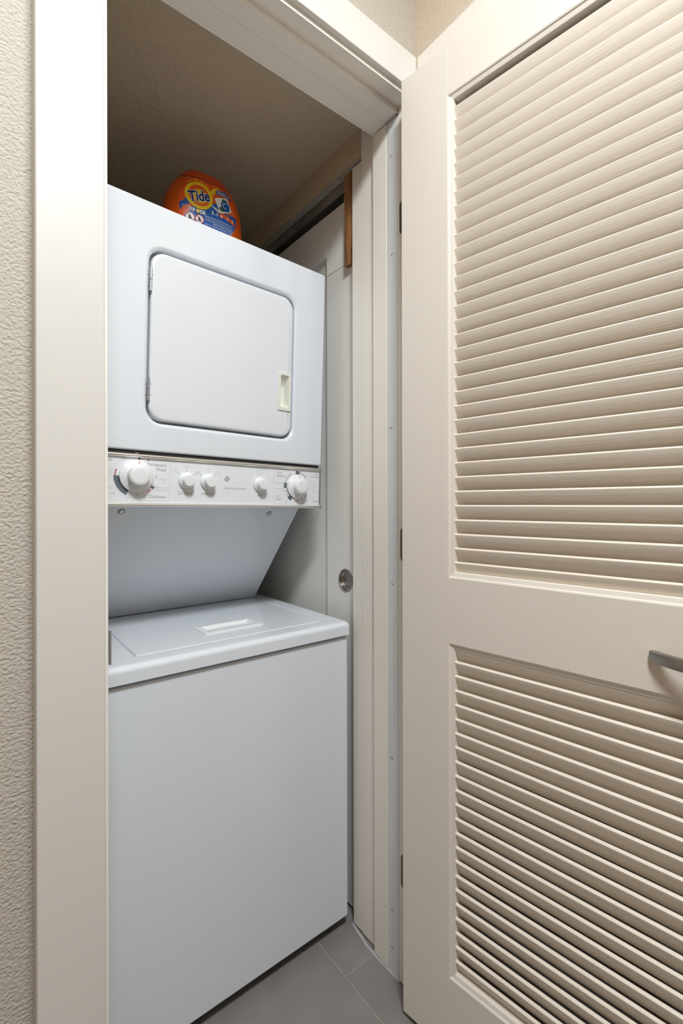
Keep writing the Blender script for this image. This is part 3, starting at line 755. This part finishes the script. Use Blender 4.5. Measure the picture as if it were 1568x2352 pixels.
loops += [tloop(0.1668, .0770, .0540), tloop(0.1670, .070, .048)]
V, Fc = loft(loops, True, True)
link_mesh('tub_body', V, Fc, 'plastic_orange', tub, angle=60)
loops = [tloop(.1688, .068, .047), tloop(.1688, .0690, .0515), tloop(.1710, .0695, .0518), tloop(.1780, .0675, .0505), tloop(.1840, .0640, .0475), tloop(.1900, .0590, .0440), tloop(.1960, .0540, .0395), tloop(.2000, .0460, .0340), tloop(.2020, .035, .026), tloop(.2025, .015, .010)]
V, Fc = loft(loops, True, True)
link_mesh('tub_lid', V, Fc, 'plastic_orange_lid', tub, angle=60)
V, Fc = loft([tloop(.1660, .0700, .0480), tloop(.1660, .0768, .0538), tloop(.1690, .0760, .0533), tloop(.1690, .0700, .0480)], True, True)
link_mesh('seam_shade_ring', V, Fc, 'seam_shade_red', tub, angle=40)  # added ring, its dark colour imitating shade in the lid groove
LX = -0.0040
def lab(x, z, lift):
    x += LX
    a, b = prof_at(z); q = max(0.0, 1 - min(1, abs(x) / a) ** EXP) ** (1 / EXP)
    # follow the outward normal roughly: push forward along -y
    p = TROT @ Vector((x, -b * q - 0.0004 - lift * 0.00022, z)); return (TC.x + p.x, TC.y + p.y, TCz + p.z)
P = Print(lab)
# label ground: orange-red with a blue lower field
lab_pts = [(-.0735, .060), (-.0760, .085), (-.0740, .110), (-.066, .131), (-.050, .147), (-.030, .1585), (-.005, .1585), (.025, .160), (.045, .1575), (.0600, .1450), (.0690, .130), (.0740, .110), (.0740, .088), (.0690, .072), (.0600, .055), (.045, .046), (0, .040), (-.045, .042), (-.065, .048)]
P.poly('ink_orange', lab_pts, 0, .008)
P.poly('ink_blue', [(-.0740, .0930), (-.0560, .1080), (-.0480, .0960), (-.0640, .0860), (-.0735, .0740)], 1)
P.poly('ink_blue', [(-.0640, .0640), (-.0500, .0790), (-.0440, .0880), (-.0100, .0960), (.0080, .1130), (.0160, .1150), (.0300, .0960), (.0400, .1000), (.0560, .1030), (.0735, .1035), (.0735, .0880), (.0685, .0720), (.0600, .0555), (.0440, .0465), (0, .0405), (-.0440, .0430), (-.0640, .0500)], 1)
P.poly('ink_orange', [(.0200, .0960), (.0300, .0975), (.0500, .0960), (.0680, .0840), (.0690, .0790), (.0500, .0830), (.0250, .0900)], 2)
P.poly('ink_paleblue', [(.0000, .1060), (.0040, .1080), (.0260, .0980), (.0200, .0930)], 2)
P.poly('ink_white', [(.0060, .1030), (.0090, .1050), (.0280, .0990), (.0240, .0950)], 3)
# sun rays round the ring
for an, l0, l1, w0 in ((118, .036, .043, .004), (106, .036, .044, .003), (96, .036, .045, .005), (84, .036, .044, .003), (72, .036, .043, .0035), (62, .036, .0425, .003), (128, .036, .042, .003)):
    a = math.radians(an); c, s_ = math.cos(a), math.sin(a); cx, cy = -.0283, .1205
    P.poly('ink_gold', [(cx + c * l0 - s_ * -w0 * .6, cy + s_ * l0 + c * -w0 * .6), (cx + c * l0 - s_ * w0 * .6, cy + s_ * l0 + c * w0 * .6), (cx + c * l1 - s_ * w0, cy + s_ * l1 * .92 + c * w0), (cx + c * l1 + s_ * w0, cy + s_ * l1 * .92 - c * w0)], 2)
P.poly('ink_yellow', [(.0000, .1400), (.0080, .1520), (.0270, .1625), (.0150, .1500), (.0050, .1350)], 2)
P.poly('ink_gold', [(.0030, .1330), (.0160, .1500), (.0240, .1560), (.0160, .1430), (.0050, .1290)], 2)
# ring
cx, cy = -.0283, .1200
P.disc('ink_orange', cx, cy, .0300, 3, 36)
P.arc('ink_yellow', cx, cy, .0265, .0340, 0, 360, 4, 48)
P.disc('ink_gold', cx + .001, cy - .002, .0190, 4, 28); P.disc('ink_yellow', cx + .001, cy - .002, .0150, 5, 28)
rot = math.radians(17)
for ink, off, lf in (('ink_white', .0022, 6), ('ink_navy', .0009, 7.5)):
    P.text(ink, 'Tide', -.0530, .0985, .0360, rot=rot, lift=lf, shear=.20, offset=off, spacing=.98, xs=.84)
# right flag
P.poly('ink_blue', [(.0150, .1440), (.0165, .1530), (.0440, .1580), (.0640, .1400), (.0420, .1440), (.0200, .1400)], 3)
P.text('ink_yellow', 'NEW LOOK', .0180, .1478, .0060, rot=math.radians(4), lift=4.5, xs=.8, offset=.0001)
P.text('ink_white', 'NOUVEAU STYLE', .0185, .1428, .0056, rot=math.radians(2), lift=4.5, xs=.74, offset=.0001)
# capsule picture: white square pillow with green and blue swirls
def rot2(px, py, an, q): 
    c, s_ = math.cos(an), math.sin(an); return [(px + c * a - s_ * b, py + s_ * a + c * b) for a, b in q]
pc = (.0360, .1175)
P.poly('ink_white', [(.0105, .1270), (.0160, .1310), (.0420, .1405), (.0470, .1390), (.0590, .1130), (.0570, .1090), (.0300, .0960), (.0240, .0960)], 5)
P.poly('ink_green', [(.0230, .1040), (.0270, .1000), (.0500, .1080), (.0540, .1130), (.0440, .1350), (.0330, .1350), (.0300, .1310), (.0330, .1240), (.0300, .1140), (.0240, .1100)], 6)
P.disc('ink_blue', pc[0] + .004, pc[1] + .001, .0125, 7, 24)
P.arc('ink_paleblue', pc[0] + .003, pc[1] + .001, .0050, .0085, 60, 300, 8); P.arc('ink_navy', pc[0] + .004, pc[1] + .001, .0088, .0110, 70, 280, 8)
P.disc('ink_white', .0215, .1180, .0060, 7, 16); P.disc('ink_white', .0530, .1110, .0016, 8, 10); P.disc('ink_white', .0270, .1020, .0015, 8, 10)
# words
for k, ch in enumerate('PODS'):
    if ch == 'O':
        P.arc('ink_yellow', -.0320, .0800, .0022, .0050, 0, 360, 4, 24); P.disc('ink_white', -.0320, .0800, .0022, 4, 12)
    else: P.text('ink_white', ch, (-.0450, 0, -.0270, -.0190)[k], .0755, .0125, lift=4, offset=.0007, xs=.85)
P.text('ink_white', '3', .0020, .0840, .0110, lift=4, offset=.0005); P.text('ink_white', 'in', .0090, .0840, .0062, lift=4); P.text('ink_white', '1', .0140, .0840, .0110, lift=4, offset=.0005)
P.text('ink_white', 'SMALL SIZE', -.0690, .0850, .0050, lift=4, xs=.75); P.text('ink_gold', 'PACS', -.0690, .0790, .0060, lift=4, xs=.9, offset=.0002); P.disc('ink_white', -.0500, .0820, .0038, 4, 16); P.arc('ink_blue', -.0500, .0820, .0015, .0025, 0, 360, 5, 14)
for x in (.0290, .0460, .0610):
    P.disc('ink_orange', x, .0885, .0056, 4, 18)
P.poly('ink_white', [(.0270, .0850), (.0310, .0850), (.0310, .0900), (.0295, .0920), (.0285, .0920), (.0270, .0900)], 5); P.arc('ink_white', .0460, .0885, .0028, .0036, 0, 360, 5, 16); P.line('ink_white', [(.0440, .0860), (.0480, .0910)], .0009, 5); P.text('ink_white', '2', .0588, .0850, .0090, lift=5, offset=.0004)
for x in (.0210, .0375, .0535): P.disc('ink_white', x, .0880, .0009, 4, 8)
for x in (-.0510, -.0285):
    P.disc('ink_red', x, .0605, .0112, 4, 28); P.disc('ink_white', x, .0605, .0094, 5, 28)
    P.disc('ink_black', x - .001, .0630, .0026, 6, 12); P.poly('ink_black', [(x - .005, .0550), (x + .004, .0550), (x + .003, .0610), (x - .003, .0610)], 6); P.line('ink_red', [(x - .0066, .0671), (x + .0066, .0539)], .0017, 7)
for z, a, b, sz in ((.0715, -.0150, 'WARNING: HARMFUL IF PUT IN MOUTH OR SWALLOWED. EYE IRRITANT.', .0052), (.0665, -.0150, 'Read safety information on the back before each and every use.', .0042),
                    (.0622, -.0150, 'Keep out of reach of children. Store closed. Pack contains detergent for one wash.', .0034), (.0575, .0060, 'KEEP OUT OF REACH OF CHILDREN', .0046), (.0520, -.0150, 'NET WT / CONTENTS SEE BACK PANEL', .0042)):
    V, Fc = text2d(b, sz); wmax = max(v[0] for v in V); kx = min(1.0, (.0625 - a) / wmax)
    P.add('ink_white', [(a + x * kx, z + y) for x, y in V], Fc, 4)
P.text('ink_paleblue', 'detergent', .0430, .0990, .0045, lift=4, xs=.9); P.text('ink_white', 'HE', .0600, .1090, .0045, lift=4)
lab_o = P.build({'ink_orange': 'label_ground', 'ink_blue': 'label_field', 'ink_yellow': 'label_ring', 'ink_gold': 'label_rays', 'ink_white': 'label_lettering', 'ink_navy': 'label_logo', 'ink_paleblue': 'label_shine', 'ink_green': 'label_capsule', 'ink_red': 'label_warning', 'ink_black': 'label_pictogram'}, tub)
